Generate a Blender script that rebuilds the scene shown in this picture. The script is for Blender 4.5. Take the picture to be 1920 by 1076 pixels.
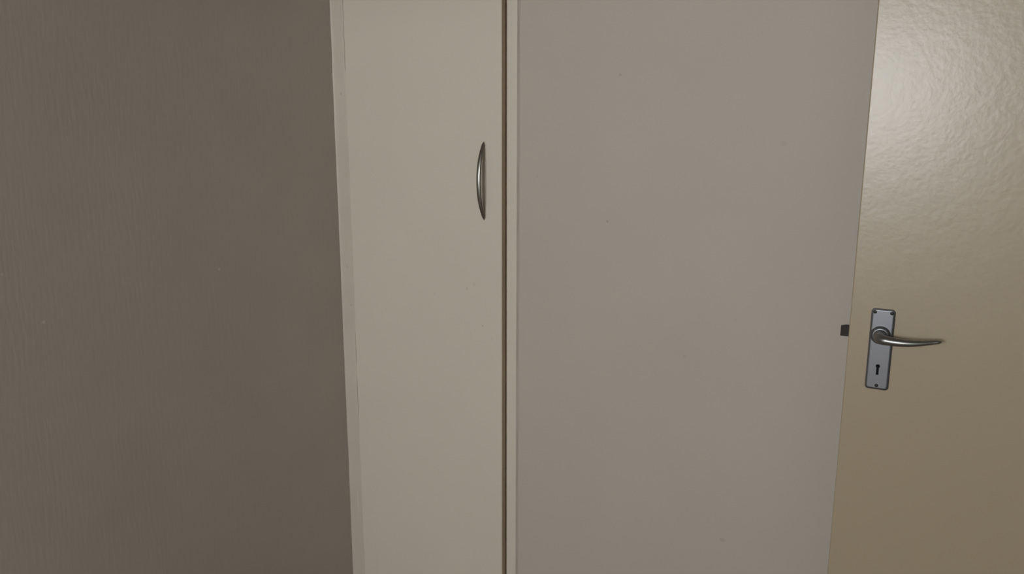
import bpy, bmesh, math, random
from mathutils import Matrix, Vector

for o in list(bpy.data.objects):
    bpy.data.objects.remove(o, do_unlink=True)
S = bpy.context.scene
COL = S.collection

# ------------------------------------------------------------------ camera
F_PX, CX, CY = 1400.0, 960.0, 538.0          # the frame is 1920 x 1076
YAW, PITCH, ROLL = math.radians(29.0), math.radians(10.8), math.radians(0.12)
CAM = Vector((0.0, 0.0, 1.47))
ROT = (Matrix.Rotation(YAW, 3, 'Z') @ Matrix.Rotation(math.radians(90) - PITCH, 3, 'X')
       @ Matrix.Rotation(ROLL, 3, 'Z'))
cd = bpy.data.cameras.new('camera')
cd.sensor_width = 36.0
cd.lens = 36.0 * F_PX / 1920.0
cd.clip_start = 0.02
cam = bpy.data.objects.new('camera', cd)
COL.objects.link(cam)
cam.matrix_world = Matrix.Translation(CAM) @ ROT.to_4x4()
S.camera = cam

# ------------------------------------------------------------------ daylight
W = bpy.data.worlds.new('overcast_sky')
S.world = W
W.use_nodes = True
bg = W.node_tree.nodes['Background']
bg.inputs['Color'].default_value = (0.945, 0.97, 0.98, 1)
bg.inputs['Strength'].default_value = 9.0

ROOM_BACK = -3.00                            # wall with the window, behind the camera
WX0, WX1, WZ0, WZ1 = -1.40, 0.15, 1.38, 2.33  # window opening
pl = bpy.data.lights.new('window_portal', 'AREA')
pl.shape = 'RECTANGLE'
pl.size, pl.size_y = WX1 - WX0, WZ1 - WZ0
pl.cycles.is_portal = True
po = bpy.data.objects.new('window_portal', pl)
COL.objects.link(po)
po.location = ((WX0 + WX1) / 2, ROOM_BACK - 0.16, (WZ0 + WZ1) / 2)
po.rotation_euler = (math.radians(90), 0, 0)     # faces +Y, into the room

S.view_settings.view_transform = 'Standard'
S.view_settings.look = 'None'
S.view_settings.gamma = 1.0
S.view_settings.use_curve_mapping = False
S.view_settings.exposure = 1.82


# ------------------------------------------------------------------ helpers
def ray(px, py):
    return ROT @ Vector((px - CX, -(py - CY), -F_PX))


def on_y(px, py, y):                          # pixel ray meets a plane parallel to the wardrobe front
    d = ray(px, py)
    return CAM + d * ((y - CAM.y) / d.y)


def on_x(px, py, x):                          # pixel ray meets a plane parallel to the left wall
    d = ray(px, py)
    return CAM + d * ((x - CAM.x) / d.x)


def link(name, bm, m=None, parent=None, smooth=False):
    me = bpy.data.meshes.new(name)
    bmesh.ops.recalc_face_normals(bm, faces=bm.faces)
    bm.to_mesh(me)
    bm.free()
    if smooth:
        for p in me.polygons:
            p.use_smooth = True
    o = bpy.data.objects.new(name, me)
    COL.objects.link(o)
    if m:
        me.materials.append(m)
    if parent:
        o.parent = parent
        o.matrix_parent_inverse = parent.matrix_world.inverted()
    return o


def empty(name, loc):
    o = bpy.data.objects.new(name, None)
    o.empty_display_size = 0.1
    COL.objects.link(o)
    o.location = loc
    o.matrix_world = Matrix.Translation(loc)
    return o


def box(bm, x0, x1, y0, y1, z0, z1, bevel=0.0, seg=2):
    vs = [bm.verts.new((x, y, z)) for x in (x0, x1) for y in (y0, y1) for z in (z0, z1)]
    fs = [(0, 1, 3, 2), (4, 6, 7, 5), (0, 4, 5, 1), (2, 3, 7, 6), (0, 2, 6, 4), (1, 5, 7, 3)]
    faces = [bm.faces.new([vs[i] for i in f]) for f in fs]
    if bevel:
        edges = list({e for f in faces for e in f.edges})
        bmesh.ops.bevel(bm, geom=edges, offset=bevel, segments=seg, profile=0.5, affect='EDGES')
    return bm


def boxo(name, x0, x1, y0, y1, z0, z1, m, parent=None, bevel=0.0, seg=2, smooth=False):
    return link(name, box(bmesh.new(), x0, x1, y0, y1, z0, z1, bevel, seg), m, parent, smooth)


def sweep(pts, rad, up, n=20):
    """A tube through pts with elliptical sections rad = [(a across, b along up)], rounded shut at the ends."""
    bm = bmesh.new()
    rings = []
    for i, p in enumerate(pts):
        p = Vector(p)
        t = (Vector(pts[min(i + 1, len(pts) - 1)]) - Vector(pts[max(i - 1, 0)])).normalized()
        s = t.cross(Vector(up)).normalized()
        v = s.cross(t).normalized()
        a, b = rad[i]
        rings.append([bm.verts.new(p + s * a * math.cos(2 * math.pi * k / n)
                                   + v * b * math.sin(2 * math.pi * k / n)) for k in range(n)])
    for r0, r1 in zip(rings, rings[1:]):
        for k in range(n):
            bm.faces.new((r0[k], r0[(k + 1) % n], r1[(k + 1) % n], r1[k]))
    bm.faces.new(rings[0])
    bm.faces.new(rings[-1])
    return bm


def lathe_y(cx, cz, prof, n=32):
    """prof = [(radius, y)] turned about an axis along Y through (cx, cz)."""
    bm = bmesh.new()
    rings = [[bm.verts.new((cx + r * math.cos(2 * math.pi * k / n), y, cz + r * math.sin(2 * math.pi * k / n)))
              for k in range(n)] for r, y in prof]
    for r0, r1 in zip(rings, rings[1:]):
        for k in range(n):
            bm.faces.new((r0[k], r0[(k + 1) % n], r1[(k + 1) % n], r1[k]))
    bm.faces.new(rings[0])
    bm.faces.new(rings[-1])
    return bm


# ------------------------------------------------------------------ materials
def paint(name, col, rough=0.5, spec=0.5, bump=0.0, scale=(60, 60, 60), dist=0.001, mottle=0.0,
          spots=(), spot_col=(0.12, 0.10, 0.08), chips=(), metallic=0.0, coat=0.0, coat_rough=0.2, detail=4.0,
          low=0.0, low_scale=(6, 6, 6)):
    """Procedural paint: fine relief, faint mottling, and small dirt spots / paint chips at given world points."""
    m = bpy.data.materials.new(name)
    m.use_nodes = True
    nt = m.node_tree
    N, L = nt.nodes, nt.links
    b = N['Principled BSDF']
    b.inputs['Roughness'].default_value = rough
    b.inputs['Specular IOR Level'].default_value = spec
    b.inputs['Metallic'].default_value = metallic
    b.inputs['Coat Weight'].default_value = coat
    b.inputs['Coat Roughness'].default_value = coat_rough
    b.inputs['Base Color'].default_value = (*col, 1)
    geo = N.new('ShaderNodeNewGeometry')
    csock = None
    if mottle:
        nz = N.new('ShaderNodeTexNoise')
        nz.inputs['Scale'].default_value = 5.0
        nz.inputs['Detail'].default_value = 3.0
        L.new(geo.outputs['Position'], nz.inputs['Vector'])
        mx = N.new('ShaderNodeMix')
        mx.data_type = 'RGBA'
        mx.inputs['A'].default_value = (*[c * (1 - mottle) for c in col], 1)
        mx.inputs['B'].default_value = (*[min(1, c * (1 + mottle)) for c in col], 1)
        L.new(nz.outputs['Fac'], mx.inputs['Factor'])
        csock = mx.outputs['Result']
    for group, gc in ((spots, spot_col), (chips, (0.85, 0.83, 0.78))):
        for (p, r, k) in group:
            r *= 1.5
            # distance stretched a little by noise so that a spot has a ragged outline
            nz = N.new('ShaderNodeTexNoise')
            nz.inputs['Scale'].default_value = 0.9 / r
            nz.inputs['Detail'].default_value = 2
            L.new(geo.outputs['Position'], nz.inputs['Vector'])
            ds = N.new('ShaderNodeVectorMath')
            ds.operation = 'DISTANCE'
            L.new(geo.outputs['Position'], ds.inputs[0])
            ds.inputs[1].default_value = p
            ad = N.new('ShaderNodeMath')
            ad.operation = 'MULTIPLY_ADD'
            L.new(nz.outputs['Fac'], ad.inputs[0])
            ad.inputs[1].default_value = r * 1.4
            L.new(ds.outputs['Value'], ad.inputs[2])
            mr = N.new('ShaderNodeMapRange')
            mr.inputs['From Min'].default_value = r * 0.6
            mr.inputs['From Max'].default_value = r * 1.6
            mr.inputs['To Min'].default_value = k
            mr.inputs['To Max'].default_value = 0.0
            L.new(ad.outputs['Value'], mr.inputs['Value'])
            mx = N.new('ShaderNodeMix')
            mx.data_type = 'RGBA'
            if csock:
                L.new(csock, mx.inputs['A'])
            else:
                mx.inputs['A'].default_value = (*col, 1)
            mx.inputs['B'].default_value = (*gc, 1)
            L.new(mr.outputs['Result'], mx.inputs['Factor'])
            csock = mx.outputs['Result']
    if csock:
        L.new(csock, b.inputs['Base Color'])
    if bump:
        def noise(sc, dt):
            vm = N.new('ShaderNodeVectorMath')
            vm.operation = 'MULTIPLY'
            L.new(geo.outputs['Position'], vm.inputs[0])
            vm.inputs[1].default_value = sc
            nz = N.new('ShaderNodeTexNoise')
            nz.inputs['Scale'].default_value = 1.0
            nz.inputs['Detail'].default_value = dt
            L.new(vm.outputs['Vector'], nz.inputs['Vector'])
            return nz.outputs['Fac']
        h = noise(scale, detail)
        if low:
            ad = N.new('ShaderNodeMath')
            ad.operation = 'MULTIPLY_ADD'
            L.new(noise(low_scale, 2.0), ad.inputs[0])
            ad.inputs[1].default_value = low
            L.new(h, ad.inputs[2])
            h = ad.outputs['Value']
        bp = N.new('ShaderNodeBump')
        bp.inputs['Strength'].default_value = bump
        bp.inputs['Distance'].default_value = dist
        L.new(h, bp.inputs['Height'])
        L.new(bp.outputs['Normal'], b.inputs['Normal'])
        if coat:
            L.new(bp.outputs['Normal'], b.inputs['Coat Normal'])
    return m


# ------------------------------------------------------------------ key positions
D = 1.69                                     # wardrobe front
WALL_Y = D + 0.006                           # the plastered wall beside it stands a little further back
DOOR_Y = 1.486                               # room side of the open door leaf
ALCOVE = D + 0.60
CEIL = 2.62
X_LEFT = on_y(641.5, 538, D).x               # left wall
X_FILL = on_y(663.0, 538, D).x               # filler strip | wardrobe door
X_DOOR = on_y(940.0, 538, D).x               # free edge of the wardrobe door
X_STILE0 = on_y(950.3, 538, D).x
X_STILE1 = on_y(968.5, 538, D).x
X_LEAF = on_y(1598.8, 538, DOOR_Y).x         # free edge of the room door
LEAF_W, LEAF_T = 0.813, 0.040
X_RIGHT = X_LEAF + LEAF_W + 0.012            # right wall (holds the doorway)
print('X', X_LEFT, X_FILL, X_DOOR, X_STILE0, X_STILE1, X_LEAF, X_RIGHT)

M_leftwall = paint('grey_brushed_paint', (0.475, 0.43, 0.385), 0.50, 0.3, 0.25, (10, 140, 22), 0.0013, 0.05, low=1.2, low_scale=(3, 9, 4),
                   chips=[(on_x(411, 505, X_LEFT), 0.0030, 0.55), (on_x(82, 605, X_LEFT), 0.0040, 0.45),
                          (on_x(4, 515, X_LEFT), 0.0030, 0.4)])
M_wall = paint('matt_taupe_wall_paint', (0.425, 0.385, 0.333), 0.6, 0.4, 0.12, (130, 130, 110), 0.0006, 0.03,
               spots=[(on_y(1163, 140, WALL_Y), 0.0034, 0.35), (on_y(1139, 415, WALL_Y), 0.0034, 0.45),
                      (on_y(1283, 668, WALL_Y), 0.0028, 0.25), (on_y(1008, 330, WALL_Y), 0.0022, 0.25),
                      (on_y(1380, 600, WALL_Y), 0.0026, 0.2), (on_y(1355, 1012, WALL_Y), 0.0060, 0.22),
                      (on_y(1470, 270, WALL_Y), 0.0060, 0.15)])
M_white = paint('cream_ceiling_boards_paint', (0.42, 0.39, 0.34), 0.7, 0.3)
M_floor = paint('brown_floor_covering', (0.20, 0.15, 0.11), 0.6, 0.4, 0.3, (90, 90, 90), 0.001, 0.15)
M_cream = paint('cream_wardrobe_enamel', (0.56, 0.51, 0.435), 0.45, 0.45, 0.10, (90, 90, 70), 0.0005, 0.025,
                spots=[(on_y(876, 541, D), 0.0050, 0.22), (on_y(889, 533, D), 0.0045, 0.22),
                       (on_y(815, 550, D), 0.0028, 0.28), (on_y(905, 611, D), 0.0026, 0.45),
                       (on_y(922, 636, D), 0.0030, 0.18)])
M_bead = paint('filler_paint', (0.49, 0.443, 0.375), 0.5, 0.4, 0.25, (110, 110, 30), 0.0008, 0.10,
               spots=[(on_y(651, 500, D), 0.006, 0.2), (on_y(659, 572, D), 0.004, 0.25),
                      (on_y(640, 176, D), 0.004, 0.35)])
M_edge = paint('dull_beige_board_edge', (0.72, 0.61, 0.48), 0.6, 0.4, 0.3, (200, 200, 30), 0.0006, 0.1)
M_inside = paint('wardrobe_inside_board', (0.30, 0.25, 0.19), 0.6, 0.4)
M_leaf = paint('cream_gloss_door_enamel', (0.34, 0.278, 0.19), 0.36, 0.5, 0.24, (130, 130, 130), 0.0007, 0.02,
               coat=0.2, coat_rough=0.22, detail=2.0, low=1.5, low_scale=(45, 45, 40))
M_alu = paint('satin_aluminium', (0.195, 0.20, 0.215), 0.42, 0.5, 0.08, (500, 500, 40), 0.0003, metallic=0.9)
M_lever = paint('satin_aluminium_lever', (0.26, 0.26, 0.25), 0.36, 0.5, metallic=0.95)
M_nickel = paint('brushed_nickel', (0.30, 0.29, 0.265), 0.33, 0.5, metallic=1.0)
M_latch = paint('dark_steel_latch', (0.018, 0.014, 0.011), 0.6, 0.4, metallic=0.3)
M_screw = paint('dark_screw_steel', (0.03, 0.03, 0.028), 0.5, 0.5, metallic=0.7)
M_black = paint('keyhole_painted_shade', (0.006, 0.006, 0.006), 0.8, 0.1)
M_frame = paint('window_frame_paint', (0.62, 0.60, 0.55), 0.4, 0.5)
M_ground = paint('dry_yard_ground', (0.22, 0.20, 0.14), 0.9, 0.2, 0.5, (6, 6, 6), 0.02, 0.2)

M_glass = bpy.data.materials.new('window_glass')
M_glass.use_nodes = True
nt = M_glass.node_tree
nt.nodes.remove(nt.nodes['Principled BSDF'])
tr = nt.nodes.new('ShaderNodeBsdfTransparent')
gl = nt.nodes.new('ShaderNodeBsdfGlossy')
gl.inputs['Roughness'].default_value = 0.02
mixs = nt.nodes.new('ShaderNodeMixShader')
mixs.inputs[0].default_value = 0.06
nt.links.new(tr.outputs[0], mixs.inputs[1])
nt.links.new(gl.outputs[0], mixs.inputs[2])
nt.links.new(mixs.outputs[0], nt.nodes['Material Output'].inputs['Surface'])


def structure(o):
    o['kind'] = 'structure'
    return o


# ------------------------------------------------------------------ room shell
T = 0.15
HALL = X_RIGHT + T + 0.95                    # far side of the passage behind the doorway
structure(boxo('floor', X_LEFT - T, HALL + T, ROOM_BACK - T, ALCOVE + T, -0.10, 0.0, M_floor))
structure(boxo('ceiling', X_LEFT - T, HALL + T, ROOM_BACK - T, ALCOVE + T, CEIL, CEIL + 0.1, M_white))
structure(boxo('wall_left', X_LEFT - T, X_LEFT, ROOM_BACK - T, ALCOVE + T, 0, CEIL, M_leftwall))
structure(boxo('wall_back', X_STILE1 - 0.002, X_RIGHT + T, WALL_Y, ALCOVE, 0, CEIL, M_wall))
structure(boxo('wall_alcove', X_LEFT, HALL + T, ALCOVE, ALCOVE + T, 0, CEIL, M_wall))
structure(boxo('wall_passage', HALL, HALL + T, ROOM_BACK - T, ALCOVE, 0, CEIL, M_wall))

# right wall with the doorway the open door belongs to
DY1 = DOOR_Y + LEAF_T + 0.012                # hinge side of the opening
DY0 = DY1 - LEAF_W - 0.012
bm = bmesh.new()
box(bm, X_RIGHT, X_RIGHT + T, DY1, WALL_Y, 0, CEIL)
box(bm, X_RIGHT, X_RIGHT + T, ROOM_BACK, DY0, 0, CEIL)
box(bm, X_RIGHT, X_RIGHT + T, DY0, DY1, 2.06, CEIL)
structure(link('wall_right', bm, M_wall))

# wall behind the camera, with the window that lights the room
bm = bmesh.new()
y0, y1 = ROOM_BACK - T, ROOM_BACK
box(bm, X_LEFT, WX0, y0, y1, 0, CEIL)
box(bm, WX1, HALL, y0, y1, 0, CEIL)
box(bm, WX0, WX1, y0, y1, 0, WZ0)
box(bm, WX0, WX1, y0, y1, WZ1, CEIL)
structure(link('wall_front', bm, M_wall))
bm = bmesh.new()
fy0, fy1 = ROOM_BACK - 0.11, ROOM_BACK - 0.06
box(bm, WX0, WX0 + 0.04, fy0, fy1, WZ0, WZ1)
box(bm, WX1 - 0.04, WX1, fy0, fy1, WZ0, WZ1)
box(bm, WX0 + 0.04, WX1 - 0.04, fy0, fy1, WZ0, WZ0 + 0.04)
box(bm, WX0 + 0.04, WX1 - 0.04, fy0, fy1, WZ1 - 0.04, WZ1)
xm = (WX0 + WX1) / 2
box(bm, xm - 0.018, xm + 0.018, fy0, fy1, WZ0 + 0.04, WZ1 - 0.04)
win = structure(link('window_1', bm, M_frame))
for a, b in ((WX0 + 0.04, xm - 0.018), (xm + 0.018, WX1 - 0.04)):
    boxo('pane', a, b, ROOM_BACK - 0.088, ROOM_BACK - 0.084, WZ0 + 0.04, WZ1 - 0.04, M_glass, win)
boxo('window_sill', WX0 - 0.03, WX1 + 0.03, ROOM_BACK - 0.06, ROOM_BACK + 0.03, WZ0 - 0.025, WZ0, M_frame, win, 0.004)

bm = bmesh.new()
box(bm, -14, 14, -24, ROOM_BACK - T - 0.02, -0.25, -0.12)
structure(link('ground', bm, M_ground))

# ------------------------------------------------------------------ built-in wardrobe
random.seed(4)
TOP = 2.36
ward = empty('built_in_wardrobe', ((X_LEFT + X_STILE1) / 2, D, 0))
ward['label'] = 'cream painted built-in wardrobe with a single bow-handled door, in the wall corner'
ward['category'] = 'wardrobe'

# leaf: a thin painted board with eased arrises, inset flush with the frame
wd = boxo('wardrobe_door', X_FILL, X_DOOR, D, D + 0.018, 0.060, TOP, M_cream, ward, 0.0010, 2)
# bare edge banding down the free side of the leaf
boxo('edge_strip', X_DOOR, X_DOOR + 0.0011, D + 0.0010, D + 0.0175, 0.062, TOP - 0.002, M_edge, wd)

# frame: stile beside the gap, standing proud of the plastered wall
boxo('frame_stile', X_STILE0, X_STILE1, D, D + 0.062, 0, TOP + 0.10, M_cream, ward, 0.0008, 2)
boxo('door_stop', X_DOOR - 0.030, X_STILE0, D + 0.030, D + 0.062, 0.05, TOP, M_edge, ward)
boxo('frame_rail', X_LEFT, X_STILE0, D, D + 0.045, TOP + 0.003, TOP + 0.10, M_cream, ward, 0.0015)
boxo('top_panel', X_LEFT, X_STILE1, D + 0.001, D + 0.02, TOP + 0.10, CEIL, M_cream, ward)
boxo('plinth', X_LEFT, X_STILE0, D + 0.012, D + 0.03, 0, 0.056, M_cream, ward)
boxo('side_board', X_STILE0, X_STILE1 - 0.003, D + 0.062, ALCOVE - 0.002, 0, TOP + 0.1, M_inside, ward)
boxo('back_board', X_LEFT + 0.002, X_STILE0, ALCOVE - 0.012, ALCOVE - 0.002, 0, TOP + 0.1, M_inside, ward)

# hinge side: a filler strip scribed to the wall, its joint smeared over with paint
boxo('filler_strip', X_LEFT, X_FILL - 0.0012, D + 0.0005, D + 0.03, 0, TOP, M_cream, ward, 0.0008)
bm = bmesh.new()
NZ, rows = 240, []
ph = [random.uniform(0, 6.28) for _ in range(6)]
for i in range(NZ + 1):
    z = 0.02 + (TOP - 0.04) * i / NZ
    wv = (0.0022 * math.sin(z * 5.1 + ph[0]) + 0.0016 * math.sin(z * 12.7 + ph[1]) + 0.0010 * math.sin(z * 31 + ph[2])
          + 0.0006 * math.sin(z * 73 + ph[3]))
    w = (X_FILL - X_LEFT) * 1.04 + wv
    th = 0.0016 + 0.0004 * math.sin(z * 9 + ph[4]) + 0.0003 * math.sin(z * 41 + ph[5])
    gr = 0.0004 + 0.0011 * max(0.0, min(1.0, (0.62 - z) / 0.3)) + 0.0009 * max(0.0, min(1.0, (z - 1.72) / 0.12))
    c = 0.68 + 0.05 * math.sin(z * 23 + ph[2]) + 0.03 * math.sin(z * 61 + ph[0])
    prof = [(0.0, 0.0026 + th), (0.05, 0.0010 + th), (0.14, th), (0.35, th * 0.85), (c - 0.10, th * 0.9), (c, th * 0.9 - gr),
            (c + 0.10, th * 0.8), (0.92, th * 0.4 + 0.0003), (1.0, 0.0001)]
    rows.append([bm.verts.new((X_LEFT + 0.0001 + w * u, D + 0.0005 - h, z)) for u, h in prof])
for r0, r1 in zip(rows, rows[1:]):
    for k in range(len(r0) - 1):
        bm.faces.new((r0[k], r0[k + 1], r1[k + 1], r1[k]))
o = link('paint_seam', bm, M_bead, ward, True)
o['label'] = 'uneven painted-over filler joint'

# wavy paint line where the stile meets the wall
bm = bmesh.new()
rows = []
for i in range(NZ + 1):
    z = 0.02 + (TOP + 0.04) * i / NZ
    w = 0.0060 + 0.0010 * math.sin(z * 17 + ph[1]) + 0.0007 * math.sin(z * 53 + ph[4]) + 0.0006 * random.uniform(-1, 1)
    prof = [(-0.0008, 0.0050), (w * 0.35, 0.0026), (w * 0.7, 0.0008), (w, -0.0002)]
    rows.append([bm.verts.new((X_STILE1 + u, WALL_Y - h, z)) for u, h in prof])
for r0, r1 in zip(rows, rows[1:]):
    for k in range(len(r0) - 1):
        bm.faces.new((r0[k], r0[k + 1], r1[k + 1], r1[k]))
link('paint_seam', bm, M_wall, ward, True)

# bow handle
pt, pb = on_y(908.5, 266, D), on_y(907.3, 412, D)
hx = (pt.x + pb.x) / 2
zc, hl = (pt.z + pb.z) / 2, (pt.z - pb.z) / 2
PROJ = 0.027
pts, rad = [], []
for i in range(41):
    s = -1 + 2 * i / 40
    a = abs(s)
    y = D - 0.0015 - PROJ * (1 - a ** 2.1)
    wdt = 0.0022 + 0.0042 * (1 - a ** 3) ** 0.7
    thk = 0.0020 + 0.0016 * (1 - a ** 2)
    if i in (0, 40):
        wdt, thk = wdt * 0.5, thk * 0.5
    pts.append((hx, y, zc + hl * s))
    rad.append((wdt, thk))
h = link('bow_handle', sweep(pts, rad, (0, 1, 0), 20), M_nickel, wd, True)
h['label'] = 'slim tapered nickel bow handle'
for s in (-1, 1):
    link('handle_foot', lathe_y(hx, zc + s * (hl - 0.006), [(0.0035, D + 0.0005), (0.0035, D - 0.004), (0.0028, D - 0.0055)], 14),
         M_nickel, h, True)

# ------------------------------------------------------------------ open room door
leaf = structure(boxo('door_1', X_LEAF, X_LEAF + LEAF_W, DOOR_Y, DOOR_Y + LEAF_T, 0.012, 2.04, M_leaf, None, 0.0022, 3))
bm = bmesh.new()
J = 0.035
box(bm, X_RIGHT, X_RIGHT + 0.10, DY1 - 0.005, DY1 + J - 0.012, 0, 2.06, 0.002)
box(bm, X_RIGHT, X_RIGHT + 0.10, DY0 - J + 0.01, DY0 + 0.008, 0, 2.06, 0.002)
box(bm, X_RIGHT, X_RIGHT + 0.10, DY0, DY1, 2.046, 2.075, 0.002)
structure(link('trim_1', bm, M_frame))
for z in (0.25, 1.78):
    bm = bmesh.new()
    box(bm, X_LEAF + LEAF_W, X_LEAF + LEAF_W + 0.002, DOOR_Y + 0.004, DOOR_Y + LEAF_T, z, z + 0.1)
    hb = link('hinge', bm, M_alu, leaf)

# lever handle on its back plate
PTH = 0.0042
c_tl, c_tr = on_y(1635.0, 577, DOOR_Y), on_y(1680.5, 580.5, DOOR_Y)
c_bl, c_br = on_y(1620.5, 727, DOOR_Y), on_y(1665.0, 731.5, DOOR_Y)
px0, px1 = (c_tl.x + c_bl.x) / 2, (c_tr.x + c_br.x) / 2
pz1, pz0 = (c_tl.z + c_tr.z) / 2, (c_bl.z + c_br.z) / 2
print('plate', px1 - px0, pz1 - pz0, pz0)
pcx = (px0 + px1) / 2


def rr(x0, x1, z0, z1, r, n=7):
    out = []
    for cx_, cz_, a0 in ((x1 - r, z1 - r, 0), (x0 + r, z1 - r, 90), (x0 + r, z0 + r, 180), (x1 - r, z0 + r, 270)):
        for k in range(n):
            a = math.radians(a0 + 90 * k / (n - 1))
            out.append((cx_ + r * math.cos(a), cz_ + r * math.sin(a)))
    return out


bm = bmesh.new()
rings = []
for ins, y in ((0.0, 0.0003), (0.0, -0.0016), (0.0006, -0.0026), (0.0030, -PTH + 0.0003), (0.0042, -PTH)):
    rings.append([bm.verts.new((x, DOOR_Y + y, z)) for x, z in
                  rr(px0 + ins, px1 - ins, pz0 + ins, pz1 - ins, 0.0062 - ins * 0.8)])
for r0, r1 in zip(rings, rings[1:]):
    n = len(r0)
    for k in range(n):
        bm.faces.new((r0[k], r0[(k + 1) % n], r1[(k + 1) % n], r1[k]))
bm.faces.new(rings[0])
bm.faces.new(rings[-1])
plate = link('handle_plate', bm, M_alu)

# cut the keyhole through the plate
kh = on_y(1646.0, 686.5, DOOR_Y - PTH)
kb = on_y(1644.5, 702.5, DOOR_Y - PTH)
kr = 0.0036
outl = []
for k in range(17):
    a = math.radians(-55 + 290 * k / 16)
    outl.append((kh.x + kr * math.cos(a), kh.z + kr * math.sin(a)))
outl += [(kh.x - 0.0023, kb.z), (kh.x + 0.0023, kb.z)]
bm = bmesh.new()
f = [bm.verts.new((x, DOOR_Y - 0.02, z)) for x, z in outl]
g = [bm.verts.new((x, DOOR_Y + 0.02, z)) for x, z in outl]
n = len(f)
bm.faces.new(f)
bm.faces.new(g)
for k in range(n):
    bm.faces.new((f[k], f[(k + 1) % n], g[(k + 1) % n], g[k]))
cut = link('keyhole_cutter', bm)
md = plate.modifiers.new('keyhole', 'BOOLEAN')
md.operation = 'DIFFERENCE'
md.solver = 'EXACT'
md.object = cut
bpy.context.view_layer.update()
me = bpy.data.meshes.new_from_object(plate.evaluated_get(bpy.context.evaluated_depsgraph_get()))
plate.modifiers.clear()
plate.data = me
bpy.data.objects.remove(cut, do_unlink=True)
plate.parent = leaf
plate['label'] = 'silver back plate with keyhole'
boxo('keyhole', kh.x - 0.005, kh.x + 0.005, DOOR_Y - 0.0008, DOOR_Y + 0.0002, kb.z - 0.002, kh.z + 0.005, M_black, plate)  # black slab behind the cut, its colour paints the shade inside the hole

for sx, sy in ((1641.0, 584.5), (1674.5, 588.0), (1643.0, 722.5)):
    q = on_y(sx, sy, DOOR_Y - PTH)
    q.x = min(max(q.x, px0 + 0.0060), px1 - 0.0060)
    y = DOOR_Y - PTH
    sc = link('screw', lathe_y(q.x, q.z, [(0.0031, y + 0.001), (0.0031, y - 0.0003), (0.0026, y - 0.0010), (0.0012, y - 0.0012)], 18),
              M_screw, plate, True)

bs = on_y(1651.0, 628.5, DOOR_Y - PTH)
y = DOOR_Y - PTH
link('collar', lathe_y(bs.x, bs.z, [(0.0170, y + 0.0008), (0.0168, y - 0.0015), (0.0150, y - 0.0040), (0.0128, y - 0.0050),
                                    (0.0124, y - 0.0052)], 36), M_alu, plate, True)
# lever: a round neck that turns into a tapering, slightly drooping grip
NECK = DOOR_Y - 0.040
p_tip = on_y(1766.5, 641.5, NECK + 0.004)
gx0, gz0 = bs.x, bs.z
path, rad = [], []
for k in range(5):
    t = k / 4
    path.append((gx0, y - 0.003 - t * 0.020, gz0))
    rad.append((0.0118 - 0.0018 * t, 0.0118 - 0.0018 * t))
R = 0.0125
for k in range(1, 9):
    a = math.radians(90 * k / 8)
    path.append((gx0 + R * (1 - math.cos(a)), y - 0.023 - R * math.sin(a), gz0 - 0.0006 * k / 8))
    rad.append((0.0100 - 0.0012 * k / 8, 0.0100 - 0.0018 * k / 8))
sx0, sy0, sz0 = path[-1]
for k in range(1, 25):
    t = k / 24
    x = sx0 + (p_tip.x - sx0) * t
    z = sz0 + (p_tip.z - sz0) * t - 0.0026 * math.sin(math.pi * t ** 0.9)
    yy = sy0 - 0.004 * math.sin(math.pi * min(1, t * 1.2)) + 0.006 * t ** 2
    path.append((x, yy, z))
    e = math.sqrt(max(0.0, 1 - max(0.0, (t - 0.93) / 0.07) ** 2)) if t > 0.93 else 1
    rad.append((max(0.0004, (0.0088 - 0.0040 * t) * e), max(0.0004, (0.0082 - 0.0052 * t ** 1.1) * e)))
lev = link('lever', sweep(path, rad, (0, 0, 1), 24), M_lever, leaf, True)
lev['label'] = 'tapered silver lever'

# latch tongue standing out of the free edge
la, lb = on_y(1577.5, 609, DOOR_Y + 0.016), on_y(1590, 629.5, DOOR_Y + 0.016)
bm = bmesh.new()
lx0, lx1 = la.x, X_LEAF + 0.004
ly0, ly1, lz0, lz1 = DOOR_Y + 0.011, DOOR_Y + 0.024, lb.z, la.z
vs = [(lx1, ly0), (lx1, ly1), (lx0 + 0.008, ly1), (lx0, ly0 + 0.003), (lx0, ly0)]
f = [bm.verts.new((x, yy, lz0)) for x, yy in vs]
g = [bm.verts.new((x, yy, lz1)) for x, yy in vs]
bm.faces.new(f)
bm.faces.new(g)
for k in range(5):
    bm.faces.new((f[k], f[(k + 1) % 5], g[(k + 1) % 5], g[k]))
o = link('latch_tongue', bm, M_latch, leaf)
o['label'] = 'dark latch tongue'
